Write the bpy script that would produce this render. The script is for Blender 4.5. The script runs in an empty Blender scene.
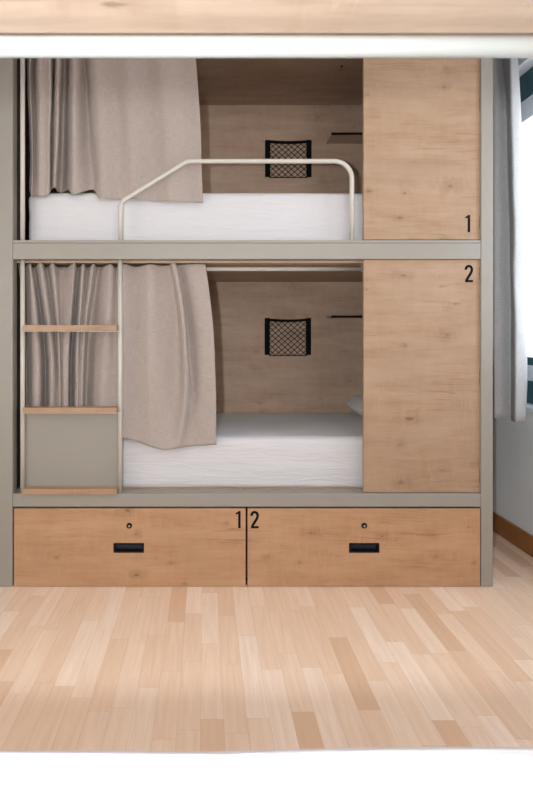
import bpy, bmesh, math, random
from mathutils import Vector, noise

random.seed(7)
S = bpy.context.scene
COL = S.collection
PI = math.pi

# ------------------------------------------------------------------ measures
DIST, FOC, EYE, VX, VY = 2.44, 571.0, 1.0725, 205.0, 336.0   # camera to bed front, focal (px), eye height, vanishing point


def X(px, y=0.0):
    return (px - VX) * (DIST + y) / FOC


def Z(py, y=0.0):
    return EYE + (VY - py) * (DIST + y) / FOC


# ------------------------------------------------------------------ materials
class NT:
    def __init__(self, name):
        self.m = bpy.data.materials.new(name)
        self.m.use_nodes = True
        self.t = self.m.node_tree
        self.b = self.t.nodes['Principled BSDF']
        self.out = self.t.nodes['Material Output']

    def n(self, typ, **kw):
        nd = self.t.nodes.new(typ)
        for k, v in kw.items():
            setattr(nd, k, v)
        return nd

    def l(self, a, b):
        self.t.links.new(a, b)

    def val(self, sock, v):
        if hasattr(v, 'is_linked') or isinstance(v, bpy.types.NodeSocket):
            self.l(v, sock)
        else:
            sock.default_value = v

    def math(self, op, a, b=0.0, c=0.0, clamp=False):
        nd = self.n('ShaderNodeMath', operation=op, use_clamp=clamp)
        for i, v in enumerate((a, b, c)):
            self.val(nd.inputs[i], v)
        return nd.outputs[0]

    def vec(self, x, y, z=0.0):
        nd = self.n('ShaderNodeCombineXYZ')
        for i, v in enumerate((x, y, z)):
            self.val(nd.inputs[i], v)
        return nd.outputs[0]

    def noise(self, vec, scale, detail=4.0, rough=0.55, dist=0.0):
        nd = self.n('ShaderNodeTexNoise')
        self.l(vec, nd.inputs['Vector'])
        nd.inputs['Scale'].default_value = scale
        nd.inputs['Detail'].default_value = detail
        nd.inputs['Roughness'].default_value = rough
        nd.inputs['Distortion'].default_value = dist
        return nd.outputs['Fac']

    def ramp(self, fac, stops):
        nd = self.n('ShaderNodeValToRGB')
        e = nd.color_ramp.elements
        while len(e) < len(stops):
            e.new(0.5)
        for el, (p, c) in zip(e, stops):
            el.position = p
            el.color = (*c, 1)
        self.l(fac, nd.inputs[0])
        return nd.outputs[0]

    def mix(self, fac, a, b, mode='MIX'):
        nd = self.n('ShaderNodeMix', data_type='RGBA', blend_type=mode)
        self.val(nd.inputs[0], fac)
        for s, v in ((nd.inputs[6], a), (nd.inputs[7], b)):
            if isinstance(v, tuple):
                s.default_value = (*v, 1) if len(v) == 3 else v
            else:
                self.l(v, s)
        return nd.outputs[2]

    def bump(self, h, strength, dist=0.001):
        nd = self.n('ShaderNodeBump')
        nd.inputs['Strength'].default_value = strength
        nd.inputs['Distance'].default_value = dist
        self.l(h, nd.inputs['Height'])
        self.l(nd.outputs[0], self.b.inputs['Normal'])

    def pos(self):
        g = self.n('ShaderNodeNewGeometry')
        s = self.n('ShaderNodeSeparateXYZ')
        self.l(g.outputs['Position'], s.inputs[0])
        return g.outputs['Position'], s.outputs[0], s.outputs[1], s.outputs[2]


def srgb(r, g, b):
    f = lambda c: (c / 255 / 12.92) if c / 255 <= 0.04045 else ((c / 255 + 0.055) / 1.055) ** 2.4
    return (f(r), f(g), f(b))


def plain(name, rgb, rough=0.5, metal=0.0, bump=0.0, scale=300.0, vary=0.06, spec=0.5):
    t = NT(name)
    p, x, y, z = t.pos()
    n = t.noise(p, 9.0, 5)
    c = t.mix(n, tuple(v * (1 - vary) for v in rgb), tuple(min(1, v * (1 + vary)) for v in rgb))
    t.l(c, t.b.inputs['Base Color'])
    t.b.inputs['Roughness'].default_value = rough
    t.b.inputs['Metallic'].default_value = metal
    t.b.inputs['Specular IOR Level'].default_value = spec
    if bump:
        t.bump(t.noise(p, scale, 3), bump, 0.001)
    return t.m


def oak(name, dark, mid, light, seed=0.0, knots=1.0, along='x', rough=0.55):
    """Oak-like board: grain runs along one axis, streaks, cathedral waves, knots."""
    t = NT(name)
    p, x, y, z = t.pos()
    a, v = (x, t.math('ADD', y, z)) if along == 'x' else (y, t.math('ADD', x, z))
    a = t.math('ADD', a, seed)
    v = t.math('ADD', v, seed * 1.7)
    # knots: sparse cells, the grain bends round them
    kv = t.n('ShaderNodeTexVoronoi', feature='F1', voronoi_dimensions='2D')
    kv.inputs['Scale'].default_value = 1.0
    t.l(t.vec(t.math('MULTIPLY', a, 5.5), t.math('MULTIPLY', v, 11.0)), kv.inputs['Vector'])
    kd = kv.outputs['Distance']
    kr = t.n('ShaderNodeSeparateColor')
    t.l(kv.outputs['Color'], kr.inputs[0])
    pick = t.math('GREATER_THAN', kr.outputs[0], 0.62)
    kd = t.math('DIVIDE', kd, t.math('ADD', 0.45, t.math('MULTIPLY', t.math('POWER', kr.outputs[1], 2.0), 1.5)))
    bend = t.math('MULTIPLY', t.math('POWER', t.math('SUBTRACT', 1.0, kd, clamp=True), 3.0), pick)
    vb = t.math('ADD', v, t.math('MULTIPLY', bend, 0.010))
    wob = t.noise(t.vec(t.math('MULTIPLY', a, 1.6), t.math('MULTIPLY', v, 3.0)), 1.0, 3)
    vb = t.math('ADD', vb, t.math('MULTIPLY', wob, 0.03))
    broad = t.noise(t.vec(t.math('MULTIPLY', a, 2.6), t.math('MULTIPLY', vb, 13.0)), 1.0, 6, 0.62)
    streak = t.noise(t.vec(t.math('MULTIPLY', a, 7.0), t.math('MULTIPLY', vb, 95.0)), 1.0, 6, 0.66)
    fine = t.noise(t.vec(t.math('MULTIPLY', a, 30.0), t.math('MULTIPLY', vb, 700.0)), 1.0, 3, 0.6)
    fl = t.noise(t.vec(t.math('MULTIPLY', a, 26.0), t.math('MULTIPLY', v, 9.0), 3.1), 1.0, 4, 0.6, 0.5)
    f = t.math('ADD', t.math('MULTIPLY', broad, 0.58), t.math('MULTIPLY', streak, 0.24))
    f = t.math('ADD', f, t.math('MULTIPLY', fine, 0.14))
    f = t.math('ADD', f, t.math('MULTIPLY', fl, 0.16))
    c = t.ramp(f, [(0.36, dark), (0.53, mid), (0.72, light)])
    kcore = t.n('ShaderNodeMapRange', interpolation_type='SMOOTHSTEP')
    t.l(t.math('ADD', kd, t.math('MULTIPLY', t.math('SUBTRACT', streak, 0.5), 0.25)), kcore.inputs[0])
    kcore.inputs[1].default_value = 0.015
    kcore.inputs[2].default_value = 0.060
    kcore.inputs[3].default_value = 1.0
    kcore.inputs[4].default_value = 0.0
    kk = t.math('MULTIPLY', t.math('MULTIPLY', kcore.outputs[0], pick), 0.75 * knots)
    c = t.mix(kk, c, tuple(q * 0.5 for q in dark))
    halo = t.n('ShaderNodeMapRange', interpolation_type='SMOOTHSTEP')
    t.l(t.math('ADD', kd, t.math('MULTIPLY', t.math('SUBTRACT', fl, 0.5), 0.5)), halo.inputs[0])
    halo.inputs[1].default_value = 0.0
    halo.inputs[2].default_value = 0.30
    halo.inputs[3].default_value = 1.0
    halo.inputs[4].default_value = 0.0
    c = t.mix(t.math('MULTIPLY', t.math('MULTIPLY', halo.outputs[0], pick), 0.38 * knots), c, tuple(q * 0.8 for q in dark))
    # thin darker growth lines and broad grey or pink patches
    ln = t.noise(t.vec(t.math('MULTIPLY', a, 1.1), t.math('MULTIPLY', vb, 26.0), 7.7), 1.0, 3, 0.6)
    ridge = t.math('SUBTRACT', 1.0, t.math('MULTIPLY', t.math('ABSOLUTE', t.math('SUBTRACT', ln, 0.5)), 42.0), clamp=True)
    gate = t.math('MULTIPLY', t.math('SUBTRACT', t.noise(t.vec(t.math('MULTIPLY', a, 3.0), t.math('MULTIPLY', v, 5.0), 2.2), 1.0, 2), 0.47, clamp=True), 3.4, clamp=True)
    c = t.mix(t.math('MULTIPLY', t.math('MULTIPLY', ridge, gate), 0.8 * knots), c, tuple(q * 0.8 for q in dark))
    hue = t.noise(t.vec(t.math('MULTIPLY', a, 4.0), t.math('MULTIPLY', v, 6.0), 5.5), 1.0, 3)
    c = t.mix(t.math('MULTIPLY', t.math('SUBTRACT', hue, 0.45, clamp=True), 1.3, clamp=True), c, (mid[0] * 0.90, mid[1] * 0.98, mid[2] * 1.04))
    # short pale medullary flecks across the grain
    mf = t.noise(t.vec(t.math('MULTIPLY', a, 120.0), t.math('MULTIPLY', v, 16.0), 1.4), 1.0, 2)
    mg = t.noise(t.vec(t.math('MULTIPLY', a, 4.5), t.math('MULTIPLY', v, 4.0), 8.4), 1.0, 2)
    c = t.mix(t.math('MULTIPLY', t.math('GREATER_THAN', t.math('ADD', mf, t.math('MULTIPLY', mg, 0.9)), 1.16), 0.28), c, light)
    t.l(c, t.b.inputs['Base Color'])
    t.b.inputs['Roughness'].default_value = rough
    t.b.inputs['Specular IOR Level'].default_value = 0.3
    t.bump(fine, 0.12, 0.0006)
    return t.m


def laminate():
    t = NT('beech_laminate')
    p, x, y, z = t.pos()
    W = 0.0645
    fx_ = t.math('DIVIDE', t.math('ADD', x, 0.012), W)
    row = t.math('FLOOR', fx_)
    w1 = t.n('ShaderNodeTexWhiteNoise', noise_dimensions='1D')
    t.l(row, w1.inputs['W'])
    sep = t.n('ShaderNodeSeparateColor')
    t.l(w1.outputs['Color'], sep.inputs[0])
    ln = t.math('ADD', 0.30, t.math('MULTIPLY', sep.outputs[0], 0.16))
    fy = t.math('DIVIDE', t.math('ADD', y, t.math('MULTIPLY', sep.outputs[1], 3.0)), ln)
    colm = t.math('FLOOR', fy)
    w2 = t.n('ShaderNodeTexWhiteNoise', noise_dimensions='2D')
    t.l(t.vec(row, colm), w2.inputs['Vector'])
    s2 = t.n('ShaderNodeSeparateColor')
    t.l(w2.outputs['Color'], s2.inputs[0])
    base = t.ramp(s2.outputs[0], [(0.0, srgb(217, 178, 146)), (0.16, srgb(231, 198, 170)), (0.75, srgb(238, 210, 186)), (1.0, srgb(243, 219, 199))])
    gv = t.vec(t.math('MULTIPLY', t.math('ADD', x, t.math('MULTIPLY', s2.outputs[1], 9.0)), 60.0),
               t.math('MULTIPLY', t.math('ADD', y, t.math('MULTIPLY', s2.outputs[2], 5.0)), 3.2))
    g = t.noise(gv, 1.0, 5, 0.6, 0.6)
    c = t.mix(t.math('MULTIPLY', t.math('SUBTRACT', 0.62, g, clamp=True), 0.9), base, srgb(198, 156, 126))
    fl = t.noise(t.vec(t.math('MULTIPLY', x, 420.0), t.math('MULTIPLY', y, 45.0)), 1.0, 2)
    c = t.mix(t.math('MULTIPLY', t.math('GREATER_THAN', fl, 0.66), 0.16), c, srgb(170, 120, 88))
    # hairline joints between strips, deeper every third strip and at butt ends
    ex = t.math('FRACT', fx_)
    exd = t.math('MULTIPLY', t.math('MINIMUM', ex, t.math('SUBTRACT', 1.0, ex)), W)
    ey = t.math('FRACT', fy)
    eyd = t.math('MULTIPLY', t.math('MINIMUM', ey, t.math('SUBTRACT', 1.0, ey)), ln)
    joint = t.math('LESS_THAN', t.math('MINIMUM', exd, eyd), 0.0006)
    c = t.mix(t.math('MULTIPLY', joint, 0.35), c, srgb(160, 112, 80))
    t.l(c, t.b.inputs['Base Color'])
    t.b.inputs['Roughness'].default_value = 0.38
    t.b.inputs['Specular IOR Level'].default_value = 0.4
    t.bump(g, 0.03, 0.0005)
    return t.m


def linen(name, rgb, trans=0.0):
    t = NT(name)
    tc = t.n('ShaderNodeTexCoord')
    s = t.n('ShaderNodeSeparateXYZ')
    t.l(tc.outputs['UV'], s.inputs[0])
    u, v = s.outputs[0], s.outputs[1]
    warp = t.noise(t.vec(t.math('MULTIPLY', u, 900.0), t.math('MULTIPLY', v, 25.0)), 1.0, 3)
    weft = t.noise(t.vec(t.math('MULTIPLY', u, 25.0), t.math('MULTIPLY', v, 700.0)), 1.0, 3)
    f = t.math('MULTIPLY', t.math('ADD', warp, weft), 0.5)
    c = t.ramp(f, [(0.36, tuple(q * 0.80 for q in rgb)), (0.64, tuple(min(1, q * 1.16) for q in rgb))])
    t.l(c, t.b.inputs['Base Color'])
    t.b.inputs['Roughness'].default_value = 0.9
    t.b.inputs['Specular IOR Level'].default_value = 0.15
    t.b.inputs['Sheen Weight'].default_value = 0.15
    t.bump(f, 0.25, 0.0008)
    if trans:
        tr = t.n('ShaderNodeBsdfTranslucent')
        t.l(c, tr.inputs[0])
        mx = t.n('ShaderNodeMixShader')
        mx.inputs[0].default_value = trans
        t.l(t.b.outputs[0], mx.inputs[1])
        t.l(tr.outputs[0], mx.inputs[2])
        t.l(mx.outputs[0], t.out.inputs[0])
    return t.m


def cotton(name, rgb):
    t = NT(name)
    p, x, y, z = t.pos()
    n1 = t.noise(t.vec(t.math('MULTIPLY', x, 5.0), t.math('MULTIPLY', y, 20.0), t.math('MULTIPLY', z, 42.0)), 1.0, 4, 0.55, 0.9)
    t.b.inputs['Base Color'].default_value = (*rgb, 1)
    t.b.inputs['Roughness'].default_value = 0.85
    t.b.inputs['Sheen Weight'].default_value = 0.2
    t.bump(n1, 0.55, 0.010)
    return t.m


def glass():
    t = NT('window_glass')
    t.t.nodes.remove(t.b)
    tr = t.n('ShaderNodeBsdfTransparent')
    gl = t.n('ShaderNodeBsdfGlossy')
    gl.inputs['Roughness'].default_value = 0.02
    mx = t.n('ShaderNodeMixShader')
    mx.inputs[0].default_value = 0.05
    t.l(tr.outputs[0], mx.inputs[1])
    t.l(gl.outputs[0], mx.inputs[2])
    t.l(mx.outputs[0], t.out.inputs[0])
    return t.m


OAK_D, OAK_M, OAK_L = srgb(144, 111, 85), srgb(163, 132, 106), srgb(176, 148, 123)
M_OAK = oak('oak_board', OAK_D, OAK_M, OAK_L, 0.37)
M_OAK2 = oak('oak_board_inner', srgb(160, 129, 108), srgb(185, 154, 131), srgb(198, 170, 147), 5.1, 0.5)
M_OAK3 = oak('oak_drawer_front', srgb(152, 112, 80), srgb(176, 135, 101), srgb(189, 151, 117), 2.63)
M_TREAD = oak('oak_tread', srgb(141, 107, 81), srgb(166, 132, 104), srgb(181, 149, 121), 8.2, 0.2)
M_PINE = oak('pale_oak_underside', srgb(144, 118, 98), srgb(165, 142, 122), srgb(177, 156, 137), 11.35, 1.0)
M_METAL = plain('greige_painted_metal', srgb(147, 140, 130), 0.42, 0, 0.02, 600, 0.02)
M_TUBE = plain('pale_painted_tube', srgb(193, 186, 175), 0.35, 0, 0, 300, 0.02)
M_WHITE_TUBE = plain('white_painted_rod', srgb(145, 144, 139), 0.35, 0, 0, 300, 0.02)
M_LINEN = linen('greige_linen', srgb(167, 153, 145))
M_DRAPE = linen('grey_drape_cloth', srgb(204, 201, 200), 0.20)
M_SHEET = cotton('white_cotton_sheet', srgb(205, 201, 202))
M_BLACK = plain('black_webbing', (0.006, 0.006, 0.007), 0.8, 0, 0.2, 900, spec=0.1)
M_NET = plain('black_net_cord', (0.006, 0.006, 0.006), 0.8, spec=0.1)
M_SHELF = plain('black_shelf_metal', (0.006, 0.006, 0.006), 0.6, spec=0.1)
M_NUM = plain('black_vinyl', (0.005, 0.005, 0.005), 0.7, spec=0.1)
M_PULL = plain('dark_plastic_pull', srgb(38, 42, 52), 0.38, 0, 0, 300, 0.05)
M_PULL_F = plain('black_plastic_rim', srgb(20, 19, 21), 0.5, spec=0.2)
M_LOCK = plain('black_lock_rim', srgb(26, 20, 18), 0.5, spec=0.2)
M_END = plain('end_board_shade_tone', srgb(52, 46, 40), 0.6)  # near-black colour stands in for shade in the gap beside the post
M_STEEL = plain('steel_lock_barrel', (0.55, 0.54, 0.52), 0.3, 1.0)
M_WALL = plain('white_wall_paint', srgb(240, 239, 238), 0.85, 0, 0.08, 160, 0.015)
M_CEIL = plain('white_ceiling_paint', srgb(238, 237, 235), 0.9, 0, 0.05, 200, 0.01)
M_FLOOR = laminate()
M_SKIRT = oak('varnished_wood_skirting', srgb(126, 76, 36), srgb(158, 102, 54), srgb(176, 120, 68), 3.3, 0.2, 'y', 0.4)
M_TEAL = plain('dark_teal_paint', srgb(24, 76, 82), 0.4, 0, 0, 300, 0.08)
M_SASH = plain('pale_sash_paint', srgb(215, 220, 226), 0.45, 0, 0, 300, 0.02)
M_GLASS = glass()


# ------------------------------------------------------------------ mesh helpers
def link(name, bm, mat, parent=None, smooth=True, origin=None, bevel=0.0, recalc=True):
    """One mesh object from a bmesh whose vertices are in world metres."""
    if recalc:
        bmesh.ops.recalc_face_normals(bm, faces=bm.faces)
    me = bpy.data.meshes.new(name)
    if origin is None:
        xs = [v.co for v in bm.verts]
        lo = Vector((min(c.x for c in xs), min(c.y for c in xs), min(c.z for c in xs)))
        hi = Vector((max(c.x for c in xs), max(c.y for c in xs), max(c.z for c in xs)))
        origin = Vector(((lo.x + hi.x) / 2, (lo.y + hi.y) / 2, lo.z))
    else:
        origin = Vector(origin)
    for v in bm.verts:
        v.co -= origin
    bm.to_mesh(me)
    bm.free()
    me.materials.append(mat)
    o = bpy.data.objects.new(name, me)
    COL.objects.link(o)
    pw = Vector((0, 0, 0))
    q = parent
    while q is not None:
        pw += q.location
        q = q.parent
    o.parent = parent
    o.location = origin - pw
    if smooth:
        for p in me.polygons:
            p.use_smooth = True
    if bevel:
        b = o.modifiers.new('bevel', 'BEVEL')
        b.width = bevel
        b.segments = 3
        b.limit_method = 'ANGLE'
        w = o.modifiers.new('wn', 'WEIGHTED_NORMAL')
        w.keep_sharp = False
    return o


def empty(name, loc, label=None, cat=None, group=None):
    o = bpy.data.objects.new(name, None)
    o.empty_display_size = 0.05
    COL.objects.link(o)
    o.location = loc
    if label:
        tag(o, label, cat, group)
    return o


def tag(o, label, cat, group=None):
    o['label'] = label
    o['category'] = cat
    if group:
        o['group'] = group
    return o


def struct(o):
    o['kind'] = 'structure'
    return o


def copy_tree(o, dz, parent=None, offset=True):
    c = o.copy()
    COL.objects.link(c)
    c.parent = parent
    if offset:
        c.location = Vector(o.location) + Vector(dz)
    for ch in list(o.children):
        copy_tree(ch, (0, 0, 0), c, False)
    return c


def box(bm, x0, x1, y0, y1, z0, z1):
    vs = [bm.verts.new((x, y, z)) for x in (x0, x1) for y in (y0, y1) for z in (z0, z1)]
    for f in ((0, 1, 3, 2), (4, 6, 7, 5), (0, 4, 5, 1), (2, 3, 7, 6), (0, 2, 6, 4), (1, 5, 7, 3)):
        bm.faces.new([vs[i] for i in f])
    return bm


def boxes(*bs):
    bm = bmesh.new()
    for b in bs:
        box(bm, *b)
    return bm


def tube(bm, pts, r, seg=14, caps=True):
    pts = [Vector(p) for p in pts]
    rings = []
    up = None
    for i, p in enumerate(pts):
        if i == 0:
            d = pts[1] - p
        elif i == len(pts) - 1:
            d = p - pts[i - 1]
        else:
            d = (pts[i + 1] - p).normalized() + (p - pts[i - 1]).normalized()
        d.normalize()
        if up is None:
            up = Vector((0, 1, 0)) if abs(d.y) < 0.9 else Vector((0, 0, 1))
        s = d.cross(up).normalized()
        up = s.cross(d).normalized()
        rings.append([bm.verts.new(p + (s * math.cos(2 * PI * k / seg) + up * math.sin(2 * PI * k / seg)) * r) for k in range(seg)])
    for a, b in zip(rings, rings[1:]):
        for k in range(seg):
            bm.faces.new((a[k], a[(k + 1) % seg], b[(k + 1) % seg], b[k]))
    if caps:
        bm.faces.new(rings[0])
        bm.faces.new(rings[-1][::-1])
    return bm


def disc(bm, c, r, depth, axis='y', seg=24, chamfer=0.0):
    c = Vector(c)
    d = Vector((0, depth, 0)) if axis == 'y' else Vector((0, 0, depth))
    a, b = (Vector((1, 0, 0)), Vector((0, 0, 1))) if axis == 'y' else (Vector((1, 0, 0)), Vector((0, 1, 0)))
    rr = [(c, r - chamfer), (c + d * (chamfer / abs(depth) if depth else 0), r), (c + d, r)] if chamfer else [(c, r), (c + d, r)]
    rings = [[bm.verts.new(o + (a * math.cos(2 * PI * k / seg) + b * math.sin(2 * PI * k / seg)) * q) for k in range(seg)] for o, q in rr]
    for p, q in zip(rings, rings[1:]):
        for k in range(seg):
            bm.faces.new((p[k], p[(k + 1) % seg], q[(k + 1) % seg], q[k]))
    bm.faces.new(rings[0])
    bm.faces.new(rings[-1][::-1])


def fillet(pts, radii, n=8):
    """Polyline with rounded corners."""
    pts = [Vector(p) for p in pts]
    out = [pts[0]]
    for i in range(1, len(pts) - 1):
        p, a, b = pts[i], (pts[i - 1] - pts[i]).normalized(), (pts[i + 1] - pts[i]).normalized()
        ang = a.angle(b)
        t = radii[i - 1] / math.tan(ang / 2)
        s, e = p + a * t, p + b * t
        cdir = (a + b).normalized()
        cen = p + cdir * (radii[i - 1] / math.sin(ang / 2))
        v0, v1 = s - cen, e - cen
        tot = v0.angle(v1)
        for k in range(n + 1):
            f = k / n
            w = (v0 * math.sin((1 - f) * tot) + v1 * math.sin(f * tot)) / math.sin(tot)
            out.append(cen + w)
    out.append(pts[-1])
    return out


def prism(bm, poly, y0, y1):
    """Extrude an x,z polygon from y0 to y1."""
    a = [bm.verts.new((x, y0, z)) for x, z in poly]
    b = [bm.verts.new((x, y1, z)) for x, z in poly]
    n = len(poly)
    f1 = bm.faces.new(a)
    f2 = bm.faces.new(b[::-1])
    for i in range(n):
        bm.faces.new((a[i], b[i], b[(i + 1) % n], a[(i + 1) % n]))
    bmesh.ops.triangulate(bm, faces=[f1, f2])


def cr(p0, p1, p2, p3, t):
    return 0.5 * ((2 * p1) + (-p0 + p2) * t + (2 * p0 - 5 * p1 + 4 * p2 - p3) * t * t + (-p0 + 3 * p1 - 3 * p2 + p3) * t ** 3)


def spline(vals, k):
    """Catmull-Rom samples through vals, k steps per span."""
    out = []
    n = len(vals)
    for i in range(n - 1):
        p = [vals[max(0, i - 1)], vals[i], vals[i + 1], vals[min(n - 1, i + 2)]]
        for s in range(k):
            out.append(cr(*p, s / k))
    out.append(vals[-1])
    return out


def cloth(name, cols, mat, rows=56, k=9, mid=0.32, wob=0.004, seed=0.0):
    """Hanging cloth through columns of three world points (top, mid, bottom)."""
    tops = spline([Vector(c[0]) for c in cols], k)
    mids = spline([Vector(c[1]) for c in cols], k)
    bots = spline([Vector(c[2]) for c in cols], k)
    bm = bmesh.new()
    uvl = bm.loops.layers.uv.new('UVMap')
    grid, uvs = [], {}
    acc = [0.0]
    for i in range(1, len(mids)):
        acc.append(acc[-1] + (mids[i] - mids[i - 1]).length)
    for i, (a, m, b) in enumerate(zip(tops, mids, bots)):
        colv = []
        for r in range(rows + 1):
            t = r / rows
            # quadratic through the three points in parameter t
            l0 = (t - mid) * (t - 1) / (mid * 1.0)
            l1 = t * (t - 1) / (mid * (mid - 1))
            l2 = t * (t - mid) / (1 - mid)
            p = a * l0 + m * l1 + b * l2
            q = Vector((p.x * 6 + seed, p.z * 3.5, acc[i] * 5))
            e = wob * min(1.0, 0.3 + t * 1.2)
            q2 = Vector((p.x * 17 + seed, p.z * 11, acc[i] * 15))
            p = p + Vector((noise.noise(q) * e * 0.9, noise.noise(q + Vector((9, 4, 2))) * e + noise.noise(q2) * e * 0.35, 0))
            v = bm.verts.new(p)
            uvs[v] = (acc[i], t * (a.z - b.z))
            colv.append(v)
        grid.append(colv)
    for i in range(len(grid) - 1):
        for r in range(rows):
            f = bm.faces.new((grid[i][r], grid[i][r + 1], grid[i + 1][r + 1], grid[i + 1][r]))
            for lp in f.loops:
                lp[uvl].uv = uvs[lp.vert]
    o = link(name, bm, mat, recalc=False)
    s = o.modifiers.new('solid', 'SOLIDIFY')
    s.thickness = 0.0016
    s.offset = 0.0
    return o


def mattress_bm(x0, x1, y0, y1, z0, z1, r=0.05, nx=90, ny=40, nz=12, amp=0.004, seed=0.0, wave=0.0):
    """Soft block: rounded edges, bulging sides, puckered cloth."""
    bm = bmesh.new()
    cx, cy, cz = (x0 + x1) / 2, (y0 + y1) / 2, (z0 + z1) / 2
    hx, hy, hz = (x1 - x0) / 2, (y1 - y0) / 2, (z1 - z0) / 2
    cache = {}

    def vert(i, j, k):
        key = (i, j, k)
        if key in cache:
            return cache[key]
        g = lambda a, n, h: (-h + 2 * h * a / n)
        p = Vector((g(i, nx, hx), g(j, ny, hy), g(k, nz, hz)))
        c = Vector((max(-hx + r, min(hx - r, p.x)), max(-hy + r, min(hy - r, p.y)), min(hz - r, p.z)))
        d = p - c
        if d.length > 1e-9:
            p = c + d.normalized() * r if sum(abs(q) > 1e-9 for q in d) > 1 else p
        nrm = (p - c).normalized() if (p - c).length > 1e-9 else Vector((0, 0, 1))
        w = Vector(((p.x + seed) * 3.0, p.y * 7.0, p.z * 18.0))
        q = noise.noise(w) * 0.6 + noise.noise(w * 2.3 + Vector((3, 1, 7))) * 0.4
        if k > 0:
            p = p + nrm * q * amp
        if wave and k > nz // 2:
            p.z += wave * noise.noise(Vector(((p.x + seed) * 4.5, p.y * 2.5, 1.3)))
        v = bm.verts.new(p + Vector((cx, cy, cz)))
        cache[key] = v
        return v

    def quad(*a):
        bm.faces.new([vert(*q) for q in a])

    for i in range(nx):
        for j in range(ny):
            quad((i, j, 0), (i, j + 1, 0), (i + 1, j + 1, 0), (i + 1, j, 0))
            quad((i, j, nz), (i + 1, j, nz), (i + 1, j + 1, nz), (i, j + 1, nz))
        for k in range(nz):
            quad((i, 0, k), (i + 1, 0, k), (i + 1, 0, k + 1), (i, 0, k + 1))
            quad((i, ny, k), (i, ny, k + 1), (i + 1, ny, k + 1), (i + 1, ny, k))
    for j in range(ny):
        for k in range(nz):
            quad((0, j, k), (0, j, k + 1), (0, j + 1, k + 1), (0, j + 1, k))
            quad((nx, j, k), (nx, j + 1, k), (nx, j + 1, k + 1), (nx, j, k + 1))
    return bm


def digit(bm, which, x, z, h, y0, y1):
    """Condensed sans digit; x, z is the lower-left corner."""
    if which == 1:
        poly = [(0.145, 0), (0.285, 0), (0.285, 1.0), (0.165, 1.0), (0.10, 0.935), (0.0, 0.895), (0.0, 0.80), (0.145, 0.835)]
        prism(bm, [(x + a * h, z + b * h) for a, b in poly], y0, y1)
        return
    path = []
    for k in range(17):
        a = math.radians(188 - k * (188 + 8) / 16)
        path.append((0.245 + 0.175 * math.cos(a), 0.745 + 0.19 * math.sin(a)))
    path += [(0.405, 0.64), (0.37, 0.55), (0.31, 0.45), (0.215, 0.30), (0.14, 0.175), (0.10, 0.085)]
    w = 0.074
    L, R = [], []
    for i, p in enumerate(path):
        a = Vector(path[max(0, i - 1)])
        b = Vector(path[min(len(path) - 1, i + 1)])
        d = (b - a).normalized()
        nrm = Vector((-d.y, d.x))
        L.append(Vector(p) + nrm * w)
        R.append(Vector(p) - nrm * w)
    for i in range(len(path) - 1):
        q = [L[i], L[i + 1], R[i + 1], R[i]]
        prism(bm, [(x + a.x * h, z + a.y * h) for a in q], y0, y1)
    prism(bm, [(x + a * h, z + b * h) for a, b in ((0.03, 0), (0.48, 0), (0.48, 0.125), (0.03, 0.125))], y0 - 0.0002, y1)


# ------------------------------------------------------------------ the room
WX = 1.597          # face of the window wall
RL, RB, RF, RC = -1.35, 1.02, -3.15, 2.60
WY0, WY1, WZ0, WZ1 = -1.10, 0.74, 0.725, 2.445     # window opening

bm = boxes((RL - 0.2, WX + 0.16, RF - 0.2, RB + 0.2, -0.08, 0.0))
struct(link('floor', bm, M_FLOOR, smooth=False))
bm = boxes((RL - 0.2, WX + 0.16, RF - 0.2, RB + 0.2, RC, RC + 0.08))
struct(link('ceiling', bm, M_CEIL, smooth=False))
struct(link('wall_back', boxes((RL, WX + 0.16, RB, RB + 0.1, 0, RC)), M_WALL, smooth=False))
struct(link('wall_left', boxes((RL - 0.1, RL, RF, RB + 0.1, 0, RC)), M_WALL, smooth=False))
struct(link('wall_front', boxes((RL, WX + 0.16, RF - 0.1, RF, 0, RC)), M_WALL, smooth=False))
bm = boxes((WX, WX + 0.16, RF, RB, 0, WZ0 - 0.025), (WX, WX + 0.16, RF, RB, WZ1, RC),
           (WX, WX + 0.16, RF, WY0, WZ0 - 0.025, WZ1), (WX, WX + 0.16, WY1, RB, WZ0 - 0.025, WZ1))
struct(link('wall_right', bm, M_WALL, smooth=False))
struct(link('baseboard_right', boxes((WX - 0.014, WX, RF, RB, 0.0, 0.102)), M_SKIRT, smooth=False, bevel=0.004))
struct(link('baseboard_back', boxes((RL, WX - 0.014, RB - 0.014, RB, 0.0, 0.102)), M_SKIRT, smooth=False, bevel=0.004))

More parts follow.
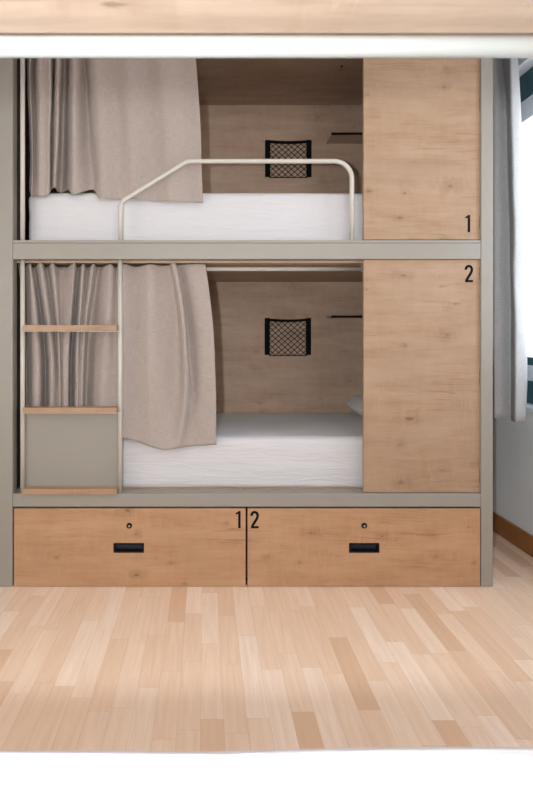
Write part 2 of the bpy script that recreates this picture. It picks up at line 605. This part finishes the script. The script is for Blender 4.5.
# window: teal frame in a deep reveal, pale sashes, glass
win = empty('window_1', (WX + 0.1, (WY0 + WY1) / 2, WZ0))
struct(win)
fx0, fx1 = WX + 0.07, WX + 0.13
link('window_frame', boxes((fx0, fx1, WY0, WY1, 2.31, WZ1), (fx0, fx1, WY0, WY1, WZ0, 0.842),
                           (fx0, fx1, WY0, WY0 + 0.07, 0.842, 2.31), (fx0, fx1, WY1 - 0.07, WY1, 0.842, 2.31)), M_TEAL, win, smooth=False, bevel=0.003)
ym = (WY0 + WY1) / 2
for a, b in ((WY0 + 0.07, ym), (ym, WY1 - 0.07)):
    sx0, sx1 = fx0 + 0.008, fx1 - 0.008
    sash = link('window_sash', boxes((sx0, sx1, a, b, 2.20, 2.31), (sx0, sx1, a, b, 0.842, 0.921),
                                     (sx0, sx1, a, a + 0.07, 0.921, 2.20), (sx0, sx1, b - 0.07, b, 0.921, 2.20)), M_SASH, win, smooth=False, bevel=0.003)
    link('glazing_bar', boxes((sx0 + 0.006, sx1 - 0.006, a + 0.07, b - 0.07, 0.921, 0.963)), M_TEAL, sash, smooth=False)
    link('glass_pane', boxes((sx0 + 0.02, sx0 + 0.024, a + 0.07, b - 0.07, 0.963, 2.20)), M_GLASS, sash, smooth=False)
link('window_sill', boxes((WX - 0.012, WX + 0.16, WY0 - 0.0, WY1, WZ0 - 0.025, WZ0)), M_SASH, win, smooth=False, bevel=0.004)

# window drape on a ceiling track
zt, zb = RC - 0.03, 0.668
pth = [(1.50, 0.74), (1.46, 0.66), (1.525, 0.585), (1.450, 0.52), (1.538, 0.485), (1.448, 0.42), (1.470, 0.405), (1.518, 0.395), (1.485, 0.33), (1.458, 0.250), (1.478, 0.242), (1.515, 0.262), (1.550, 0.315)]
cols = []
for i, (x, y) in enumerate(pth):
    xt = 1.50 + (x - 1.50) * 0.7
    yt = 0.30 + (y - 0.240) * 0.95
    cols.append(((xt - 0.01, yt, zt), (x - 0.004, y + 0.02, zt - 0.32 * (zt - zb)), (x, y, zb + 0.004 * math.sin(i * 2.1))))
drape = cloth('window_curtain', cols, M_DRAPE, rows=50, k=8, wob=0.006, seed=4.2)
tag(drape, 'pale grey full length curtain hanging at the window beside the bunk', 'curtain')
link('curtain_rail', boxes((1.482, 1.506, 0.24, 0.80, RC - 0.03, RC)), M_WHITE_TUBE, drape, smooth=False)

# ------------------------------------------------------------------ the bunk bed
XL, XR = X(12.5), X(481.2)           # inside faces of the posts
DEPTH = 0.949                        # front to the back panel
ZB2, ZB1 = 0.398, 1.4827             # tops of lower and upper beams
ZU2, ZU1 = 1.393, 2.443              # undersides over each berth
TOP = 2.53
bunk = empty('bunk_bed', ((XL + XR) / 2, 0.47, 0),
             'oak and greige metal two berth bunk bed with numbered panels, ladder and drawers', 'bunk bed', 'bunk beds')
# posts
for x0, x1 in ((X(-7), XL), (XR, X(493))):
    link('post', boxes((x0, x1, 0.0, 0.06, 0.0, TOP)), M_METAL, bunk, smooth=False, bevel=0.003)
    link('post', boxes((x0, x1, DEPTH - 0.04, DEPTH + 0.018, 0.0, TOP)), M_METAL, bunk, smooth=False, bevel=0.003)
# beams along the front
e = 0.0006
up = link('beam', boxes((XL + e, XR - e, 0.002, 0.062, Z(259), Z(243))), M_METAL, bunk, smooth=False, bevel=0.002)
link('beam_lip', boxes((XL + e, XR - e, 0.0035, 0.062, Z(242.7), ZB1)), M_METAL, up, smooth=False, bevel=0.001)
link('beam', boxes((XL + e, XR - e, 0.001, 0.064, Z(507), ZB2)), M_METAL, bunk, smooth=False, bevel=0.003)
link('beam', boxes((XL + e, XR - e, 0.002, 0.062, ZU1 + 0.01, TOP)), M_METAL, bunk, smooth=False, bevel=0.002)
# back and end panels, berth ceilings, slat boards
link('back_panel', boxes((XL - 0.03, XR + 0.03, DEPTH, DEPTH + 0.018, 0.02, TOP)), M_OAK2, bunk, smooth=False)
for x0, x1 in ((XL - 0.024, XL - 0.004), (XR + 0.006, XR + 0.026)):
    link('end_panel', boxes((x0, x1, 0.061, DEPTH - 0.041, 0.02, TOP)), M_END, bunk, smooth=False)['label'] = 'end board coloured dark for the shade behind the post'
for zu, ztop in ((ZU2, ZU2 + 0.018), (ZU1, ZU1 + 0.018)):
    c = link('berth_ceiling', boxes((XL - 0.003, XR + 0.005, 0.0625, DEPTH - 0.0005, zu, ztop)), M_OAK2, bunk, smooth=False)
    c['label'] = 'oak board closing the berth from above'
for zbase in (ZB2 - 0.012, ZB1 - 0.012):
    link('bed_base', boxes((XL - 0.003, XR + 0.005, 0.0645, DEPTH - 0.0005, zbase, zbase + 0.014)), M_OAK, bunk, smooth=False)
# small screw caps in the berth ceilings
for zu, m in ((ZU2, M_STEEL), (ZU1, M_LOCK)):
    bm = bmesh.new()
    disc(bm, (0.694, 0.46, zu), 0.007, -0.003, 'z', 16)
    link('screw_cap', bm, m, bunk)
# numbered privacy panels at the head end, each with its hinges and number
PX0, PX1 = X(363.6, 0.014), X(480.1, 0.014)
for which, z0, z1, nx_, nz_, hz in ((1, ZB1 + 0.004, ZU1 + 0.03, 465.2, 232.2, (0.22, 0.78)), (2, ZB2 + 0.002, Z(259, 0.0) - 0.001, 464.6, 282.2, (0.06, 0.5, 0.93))):
    pn = link('privacy_panel', boxes((PX0, PX1, 0.014, 0.032, z0, z1)), M_OAK, bunk, smooth=False, bevel=0.001)
    pn['label'] = 'oak front panel bearing the number %d' % which
    bm = bmesh.new()
    digit(bm, which, X(nx_, 0.014), Z(nz_, 0.014), 17.2 * (DIST + 0.014) / FOC, 0.0132, 0.0141)
    link('number', bm, M_NUM, pn, smooth=False)
    for h in hz:
        zc = z0 + (z1 - z0) * (1 - h) if which == 2 else z0 + 0.075 + (h - 0.22) * 0.9
        link('hinge', boxes((PX1, XR - 0.0008, 0.013, 0.04, zc - 0.028, zc + 0.028)), M_LOCK, pn, smooth=False)
# drawers
DZ0, DZ1 = 0.0015, Z(508.6)
for which, a, b, nx_, lx, hx0, hx1 in ((1, 14.0, 245.6, 235.7, 129.3, 113.5, 144.0), (2, 247.6, 480.0, 250.4, 364.2, 349.0, 379.3)):
    x0, x1 = X(a), X(b)
    hz0, hz1 = Z(552.6), Z(543.0)
    h0, h1 = X(hx0), X(hx1)
    # front board with an opening for the pull, and the box behind it
    bm = boxes((x0, h0, 0.0, 0.018, DZ0, DZ1), (h1, x1, 0.0, 0.018, DZ0, DZ1), (h0, h1, 0.0, 0.018, DZ0, hz0), (h0, h1, 0.0, 0.018, hz1, DZ1))
    bmesh.ops.remove_doubles(bm, verts=bm.verts, dist=1e-5)
    for s0, s1, q0, q1 in ((x0 + 0.02, x0 + 0.032, 0.018, 0.86), (x1 - 0.032, x1 - 0.02, 0.018, 0.86), (x0 + 0.02, x1 - 0.02, 0.848, 0.86)):
        box(bm, s0, s1, q0, q1, DZ0 + 0.02, DZ1 - 0.05)
    box(bm, x0 + 0.02, x1 - 0.02, 0.018, 0.86, DZ0 + 0.012, DZ0 + 0.02)
    dr = link('drawer', bm, M_OAK3, bunk, smooth=False)
    dr['label'] = 'oak drawer bearing the number %d' % which
    bm = bmesh.new()
    digit(bm, which, X(nx_), Z(528.2), 17.2 * DIST / FOC, -0.0008, 0.0001)
    link('number', bm, M_NUM, dr, smooth=False)
    bm = boxes((h0, h1, -0.002, 0.03, hz1 - 0.006, hz1), (h0, h1, -0.002, 0.03, hz0, hz0 + 0.006),
               (h0, h0 + 0.007, -0.002, 0.03, hz0 + 0.006, hz1 - 0.006), (h1 - 0.007, h1, -0.002, 0.03, hz0 + 0.006, hz1 - 0.006),
               (h0, h1, 0.03, 0.034, hz0, hz1))
    hd = link('handle', bm, M_PULL_F, dr, smooth=False)
    # curved finger grip inside the recess
    bm = bmesh.new()
    ring = []
    for k in range(9):
        t = k / 8
        ring.append((0.002 + 0.022 * math.sin(t * PI * 0.5), hz1 - 0.007 - t * (hz1 - hz0 - 0.014)))
    for xx in (h0 + 0.007, h1 - 0.007):
        pass
    va = [bm.verts.new((h0 + 0.007, y, z)) for y, z in ring]
    vb = [bm.verts.new((h1 - 0.007, y, z)) for y, z in ring]
    vc = [bm.verts.new((h0 + 0.007, y + 0.004, z)) for y, z in ring]
    vd = [bm.verts.new((h1 - 0.007, y + 0.004, z)) for y, z in ring]
    for k in range(8):
        bm.faces.new((va[k], va[k + 1], vb[k + 1], vb[k]))
        bm.faces.new((vc[k], vd[k], vd[k + 1], vc[k + 1]))
    for p, q in ((va, vc), (vb, vd)):
        for k in range(8):
            bm.faces.new((p[k], q[k], q[k + 1], p[k + 1]))
    bm.faces.new((va[0], vb[0], vd[0], vc[0]))
    bm.faces.new((va[8], vc[8], vd[8], vb[8]))
    # three raised ribs
    for t in (0.33, 0.66):
        zz = hz1 - 0.007 - t * (hz1 - hz0 - 0.014)
        yy = 0.002 + 0.022 * math.sin(t * PI * 0.5)
        box(bm, h0 + 0.012, h1 - 0.012, yy - 0.003, yy + 0.002, zz - 0.0018, zz + 0.0018)
    link('finger_grip', bm, M_PULL, dr, smooth=False)
    bm = bmesh.new()
    disc(bm, (X(lx), -0.004, Z(525.6)), 0.0118, 0.006, 'y', 28, 0.0015)
    link('lock', bm, M_LOCK, dr, smooth=False)
    bm = bmesh.new()
    disc(bm, (X(lx), -0.0048, Z(525.8)), 0.0045, 0.002, 'y', 20)
    link('lock_barrel', bm, M_STEEL, dr, smooth=False)
# plinth strip in shadow between and behind the drawer fronts
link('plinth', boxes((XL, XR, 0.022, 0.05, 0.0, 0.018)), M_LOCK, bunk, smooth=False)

# guard rail on the upper berth
yg = 0.031
P = lambda px, py: (X(px, yg), yg, Z(py, yg))
bm = bmesh.new()
tube(bm, fillet([P(120.6, 241.5), P(120.6, 202.0), P(187.5, 161.2), P(351.8, 161.2), P(351.8, 241.5)], [0.045, 0.055, 0.075], 8), 0.0099, 16)
link('guard_rail', bm, M_TUBE, bunk)

# ladder: two round rails, three oak treads, closing panel below
lad = bpy.data.objects.new('ladder', None)
COL.objects.link(lad)
lad.empty_display_size = 0.05
lad.parent = bunk
lad.location = Vector((X(70), 0.03, ZB2)) - bunk.location
for px, ya, yb in ((22.6, 491.5, 258.5), (22.6, 240.5, None), (120.2, 491.5, 258.5)):
    z1 = ZU1 + 0.01 if yb is None else Z(259)
    z0 = ZB1 if yb is None else ZB2
    bm = bmesh.new()
    tube(bm, [(X(px, yg), yg, z0 - 0.0005), (X(px, yg), yg, (z0 + z1) / 2), (X(px, yg), yg, z1 + 0.0005)], 0.0101, 16)
    link('ladder_rail', bm, M_TUBE, lad)
tx0, tx1 = X(23.2), X(117.2)
for k, (pt, pb) in enumerate(((325.0, 330.6), (407.8, 413.0), (489.2, 494.9))):
    y0 = -0.012
    zt_, zb_ = Z(pt, y0), Z(pb, y0)
    if k == 2:
        zb_ = ZB2
    tr = link('ladder_tread', boxes((tx0, tx1, y0, 0.042, zb_, zt_)), M_TREAD, lad, smooth=False, bevel=0.0015)
    if k < 2:
        link('tread_bracket', boxes((X(22.5), X(120.2), 0.002, 0.041, zb_ - 0.004, zb_ - 0.0002)), M_TUBE, lad, smooth=False)
link('ladder_panel', boxes((X(24.6, 0.05), X(118.0, 0.05), 0.0424, 0.0464, ZB2, Z(409, 0.05))), M_METAL, lad, smooth=False)

# curtain rods under each berth ceiling
yr = 0.134
for zu in (ZU2, ZU1):
    bm = bmesh.new()
    x1 = X(361.5, yr)
    tube(bm, [(XL - 0.002, yr, zu - 0.0185), (0, yr, zu - 0.0185), (x1, yr, zu - 0.0185)], 0.0098, 14)
    rod = link('curtain_rod', bm, M_TUBE, bunk)
    bm = boxes((x1 - 0.004, x1 + 0.006, yr - 0.012, yr + 0.012, zu - 0.032, zu))
    link('rod_bracket', bm, M_METAL, rod, smooth=False)

# ------------------------------------------------------------------ bedding on the bunk
def bed_mattress(z0, h, label):
    bm = mattress_bm(X(27.5, 0.1), XR - 0.012, 0.096, DEPTH - 0.012, z0, z0 + h, 0.032, amp=0.0045, seed=z0 * 3)
    return tag(link('mattress', bm, M_SHEET), label, 'mattress', 'mattresses on the bunk')


bed_mattress(ZB2 + 0.0025, 0.221, 'white sheeted mattress on the lower berth above the drawers')
bed_mattress(ZB1 + 0.0025, 0.229, 'white sheeted mattress on the upper berth behind the guard rail')

# pillow half hidden behind panel number 2
bm = bmesh.new()
bmesh.ops.create_uvsphere(bm, u_segments=48, v_segments=24, radius=1)
pcx, pcy, pz = 0.985, 0.655, ZB2 + 0.2295
for v in bm.verts:
    c = v.co.copy()
    sx = math.copysign(abs(c.x) ** 0.62, c.x)
    sy = math.copysign(abs(c.y) ** 0.55, c.y)
    h = c.z * (1 - 0.55 * max(abs(sx), abs(sy)) ** 6)
    p = Vector((pcx + sx * 0.185, pcy + sy * 0.265, pz + 0.060 + h * 0.066))
    p.z += 0.004 * noise.noise(Vector((p.x * 14, p.y * 12, 1)))
    p.z = max(p.z, pz)
    v.co = p
tag(link('pillow', bm, M_SHEET), 'white pillow peeking out behind the panel numbered 2', 'pillow')

# ------------------------------------------------------------------ berth curtains
def colset(rows, top_z, mid=0.32):
    out = []
    for r in rows:
        pt, yt, pb, yb, zbot = r[:5]
        dzt = r[5] if len(r) > 5 else 0.0
        pm = r[6] if len(r) > 6 else pt + (pb - pt) * mid
        ym_ = r[7] if len(r) > 7 else yt + (yb - yt) * mid
        a = (X(pt, yt), yt, top_z + dzt)
        b = (X(pb, yb), yb, zbot)
        m = (X(pm, ym_), ym_, a[2] + (b[2] - a[2]) * mid)
        out.append((a, m, b))
    return out


zl, zf = 1.724, Z(196.5, 0.065)
rows = [(27, .100, 28.5, .105, zl, 0, 28, .10), (30.5, .070, 31, .068, zf), (34.5, .112, 34, .082, zf + .006, 0, 34, .125), (39, .060, 39, .058, zf), (45, .072, 45, .060, zf + .001),
        (51, .060, 49, .064, zf + .008), (53.5, .113, 51, .125, zl + .004, 0, 53, .145), (57, .068, 53, .074, zl, 0, 56, .072), (61, .058, 56, .068, zl), (64, .113, 58.5, .150, zl + .004, 0, 62, .150),
        (68, .105, 63, .170, zl + .004, 0, 66, .160), (72, .070, 68.5, .120, zl + .004, 0, 70, .10), (76, .060, 74, .068, zf + .008, 0, 75, .062), (83, .113, 92, .112, zl + .002, 0, 86, .140),
        (88, .084, 98.5, .072, zf, 0, 92, .080), (95, .062, 105, .056, Z(199, .06), 0, 99, .060), (112, .088, 120, .080, Z(199.5, .07), 0, 115, .092), (126, .060, 135, .064, Z(199.5, .07)),
        (143, .086, 154, .082, Z(200.5, .07), 0, 147, .090), (160, .061, 170, .062, Z(201.8, .07)), (178, .080, 188, .076, Z(202, .07)), (192.3, .060, 203.2, .060, Z(203.2, .06), 0, 197.2, .060)]
cu = cloth('berth_curtain', colset(rows, ZU1 - 0.012), M_LINEN, rows=70, k=9, wob=0.0085, seed=1.0)
tag(cu, 'greige linen curtain drawn to the left of the upper berth', 'curtain', 'berth curtains')

zl = 0.632
d = -0.012
rows = [(20.5, .086, 25, .11, zl, d, 23.5, .11), (18.6, .062, 26, .10, zl, 0, 24.2, .090), (23.5, .112, 27.5, .12, zl, d, 26, .13), (28.5, .056, 33, .066, zl, 0, 31, .058), (30.5, .056, 40, .060, zl, 0, 36.5, .056), (33.5, .114, 46, .150, zl, d, 41.5, .150),
        (39, .055, 50, .064, zl, .004, 46.5, .056), (42, .055, 53, .060, zl, .004, 50, .058), (47, .114, 56, .064, zl, d, 54, .105), (52.5, .055, 59.5, .060, zl, .004, 57.5, .055), (59, .108, 62, .074, zl, d, 61, .086), (66, .110, 65, .058, zl, d, 65, .072),
        (73.5, .054, 67, .058, zl, .004, 69.5, .056), (75.5, .054, 68.7, .066, zl, .004, 71, .060), (78.5, .114, 71, .150, zl, d, 74, .150), (83.5, .056, 75.5, .064, zl, 0, 79, .060), (88, .112, 79, .064, zl, d, 83, .086), (93.5, .055, 83, .057, zl, 0, 87, .056),
        (99, .113, 86.5, .125, zl, d, 91, .135), (110, .060, 97, .068, zl - .006), (117, .092, 112, .078, Z(437, .075), d - .004), (124, .060, 123, .062, Z(438, .065)), (136, .092, 137, .080, Z(442, .07), -.008, 136, .094),
        (150, .062, 150, .064, Z(446.5, .07), 0, 150, .064), (161, .084, 163, .056, Z(449.5, .07), -.004, 164, .088), (169.7, .088, 170, .060, Z(449, .07), 0, 177, .100), (171.0, .047, 178, .066, Z(448, .07), .004, 181.5, .044),
        (175.6, .047, 183, .074, Z(447.5, .07), .004, 185, .048), (177, .092, 190, .082, Z(447, .07), 0, 186, .108), (190, .062, 203, .078, Z(446, .07), 0, 199, .066), (205, .056, 216.8, .064, Z(445, .06), 0, 212, .060)]
cl = cloth('berth_curtain', colset(rows, ZU2 - 0.006), M_LINEN, rows=70, k=9, wob=0.0085, seed=6.0)
tag(cl, 'greige linen curtain drawn to the left of the lower berth behind the ladder', 'curtain', 'berth curtains')

# ------------------------------------------------------------------ net pockets and small shelves on the back panel
def net_pocket(px0, px1, py0, py1, label):
    y = DEPTH
    x0, x1, z1, z0 = X(px0, y), X(px1, y), Z(py0, y), Z(py1, y)
    r = empty('net_pocket', ((x0 + x1) / 2, y, z0), label, 'storage net', 'net pockets')
    sw = 0.030
    for a in (x0, x1 - sw):
        link('side_strap', boxes((a, a + sw, y - 0.012, y - 0.0004, z0 + 0.006, z1)), M_BLACK, r, smooth=False, bevel=0.003)
    # top band sags a little between the straps
    bm = bmesh.new()
    n = 14
    prev = None
    for k in range(n + 1):
        t = k / n
        xx = x0 + sw * 0.6 + (x1 - x0 - sw * 1.2) * t
        sag = 0.006 * math.sin(PI * t)
        cur = [bm.verts.new((xx, yy, zz)) for yy, zz in ((y - 0.018, z1 - 0.003 - sag), (y - 0.010, z1 - 0.003 - sag), (y - 0.010, z1 - 0.019 - sag), (y - 0.018, z1 - 0.019 - sag))]
        if prev:
            for q in range(4):
                bm.faces.new((prev[q], prev[(q + 1) % 4], cur[(q + 1) % 4], cur[q]))
        else:
            bm.faces.new(cur)
        prev = cur
    bm.faces.new(prev[::-1])
    link('elastic_band', bm, M_BLACK, r, smooth=False)
    # knotted diamond net
    bm = bmesh.new()
    nx0, nx1, nz0, nz1 = x0 + sw - 0.004, x1 - sw + 0.004, z0 + 0.002, z1 - 0.020
    w, h = nx1 - nx0, nz1 - nz0
    cw, ch = w / 6.0, h / 6.0
    zz = lambda x: -0.006 * math.sin(PI * max(0, min(1, (x - nx0) / w)))
    # cords run diagonally; each is clipped to the rectangle
    for sgn in (1, -1):
        for k in range(-8, 16):
            pts = []
            for s in range(0, 25):
                u = s / 24 * 6.0
                vv = (u * sgn + k) if sgn == 1 else (k - u)
                if -0.001 <= vv <= 6.001:
                    pts.append((nx0 + u * cw, y - 0.011 - 0.002 * math.sin(u * PI), nz0 + vv * ch + zz(nx0 + u * cw) * (vv / 6.0)))
            if len(pts) > 1:
                tube(bm, pts, 0.0023, 5)
    tube(bm, [(nx0 + w * k / 10, y - 0.012, nz0) for k in range(11)], 0.0026, 6)
    link('net', bm, M_NET, r)
    return r


net_pocket(265.0, 311.3, 140.5, 178.3, 'black net pocket on the back wall of the upper berth')
net_pocket(264.6, 310.8, 318.0, 355.8, 'black net pocket on the back wall of the lower berth')


def shelf(z, label):
    r = empty('wall_shelf', (0.86, DEPTH, z), label, 'shelf', 'berth shelves')
    link('shelf_board', boxes((0.722, 1.05, DEPTH - 0.152, DEPTH - 0.0006, z, z + 0.010)), M_OAK2, r, smooth=False)
    link('shelf_edge', boxes((0.716, 1.05, DEPTH - 0.162, DEPTH - 0.152, z - 0.001, z + 0.0105)), M_SHELF, r, smooth=False, bevel=0.001)
    return r


shelf(2.213, 'narrow black edged shelf on the back wall of the upper berth')
shelf(1.178, 'narrow black edged shelf on the back wall of the lower berth')

# ------------------------------------------------------------------ the bunk opposite, from which the view is taken
ox0, ox1 = -1.0, 1.10
oy0, oy1 = -2.95, -1.835
ob = empty('bunk_bed', ((ox0 + ox1) / 2, (oy0 + oy1) / 2, 0.0),
           'opposite bunk bed in the foreground showing its pale underside board and white rod', 'bunk bed', 'bunk beds')
c = link('berth_ceiling', boxes((ox0, ox1, oy0, oy1 - 0.001, ZU2, ZU2 + 0.018)), M_PINE, ob, smooth=False)
link('beam', boxes((ox0, ox1, oy1, oy1 + 0.055, ZU2 + 0.012, ZB1)), M_METAL, ob, smooth=False, bevel=0.002)
bm = bmesh.new()
yr2 = -DIST + 0.575
tube(bm, [(ox0, yr2, 1.3635), (0, yr2, 1.3635), (ox1, yr2, 1.3635)], 0.0101, 24)
link('curtain_rod', bm, M_WHITE_TUBE, ob)
for x in (ox0 - 0.05, ox1):
    link('post', boxes((x, x + 0.05, oy1, oy1 + 0.06, 0, TOP)), M_METAL, ob, smooth=False, bevel=0.003)
    link('post', boxes((x, x + 0.05, oy0, oy0 + 0.06, 0, TOP)), M_METAL, ob, smooth=False, bevel=0.003)
link('beam', boxes((ox0, ox1, oy1, oy1 + 0.06, 0.34, ZB2)), M_METAL, ob, smooth=False, bevel=0.002)
link('bed_base', boxes((ox0, ox1, oy0, oy1 - 0.001, ZB2 - 0.012, ZB2 + 0.006)), M_OAK, ob, smooth=False)
bm = mattress_bm(ox0 + 0.01, ox1 - 0.01, oy0 + 0.02, -DIST + 0.626, ZB2 + 0.0065, 0.633, 0.03, nx=110, ny=40, amp=0.003, seed=2.6, wave=0.010)
tag(link('mattress', bm, M_SHEET), 'brightly lit white mattress along the bottom edge, opposite the bunk', 'mattress')

# ------------------------------------------------------------------ light
def area(name, loc, rot, sx, sy, power, rgb=(1, 1, 1), portal=False):
    l = bpy.data.lights.new(name, 'AREA')
    l.shape = 'RECTANGLE'
    l.size, l.size_y = sx, sy
    l.energy = power
    l.color = rgb
    o = bpy.data.objects.new(name, l)
    COL.objects.link(o)
    o.location = loc
    o.rotation_euler = rot
    if portal:
        l.cycles.is_portal = True
    return o


area('window_portal', (WX + 0.19, (WY0 + WY1) / 2, (WZ0 + WZ1) / 2), (0, PI / 2, 0), WZ1 - WZ0, WY1 - WY0, 1, portal=True)
area('ceiling_fill', (0.70, -1.50, RC - 0.02), (0, 0, 0), 1.2, 0.8, 6, (0.93, 0.98, 1.0))  # unseen overhead fill, added to brighten the aisle and floor
area('front_fill', (0.90, RF + 0.03, 1.98), (PI / 2, 0, 0), 0.6, 0.8, 14, (1.0, 0.97, 0.94))  # unseen fill above the opposite bunk, added to lift the window curtain
area('left_fill', (RL + 0.03, -1.15, 1.2), (0, -PI / 2, 0), 1.5, 1.0, 7, (1.0, 0.93, 0.86))  # unseen soft fill at the left wall, added to brighten the room
fl = bpy.data.lights.new('camera_lamp', 'SPOT')
fl.spot_size = math.radians(112)
fl.spot_blend = 0.25
fl.energy = 97
fl.shadow_soft_size = 0.03
fl.color = (0.92, 0.98, 1.03)
fo = bpy.data.objects.new('camera_lamp', fl)
COL.objects.link(fo)
fo.location = (-0.15, -2.60, 1.06)
fo.rotation_euler = (PI / 2, 0, -math.radians(4))

w = bpy.data.worlds.new('World')
S.world = w
w.use_nodes = True
w.node_tree.nodes['Background'].inputs[0].default_value = (0.82, 0.93, 1.05, 1)
w.node_tree.nodes['Background'].inputs[1].default_value = 3.5

# ------------------------------------------------------------------ camera
cam = bpy.data.cameras.new('camera')
co = bpy.data.objects.new('camera', cam)
COL.objects.link(co)
co.location = (0, -DIST, EYE)
co.rotation_euler = (PI / 2, 0, 0)
cam.sensor_fit = 'AUTO'
cam.sensor_width = 36.0
cam.lens = FOC / 800 * 36.0
cam.shift_x = (266.5 - VX) / 800
cam.shift_y = -(400 - VY) / 800
cam.clip_start = 0.02
cam.dof.use_dof = True
cam.dof.focus_distance = DIST
cam.dof.aperture_fstop = 9.0
S.camera = co

S.view_settings.view_transform = 'Standard'
S.view_settings.look = 'None'
S.view_settings.exposure = 0.30
S.view_settings.gamma = 1.0
S.view_settings.use_curve_mapping = False
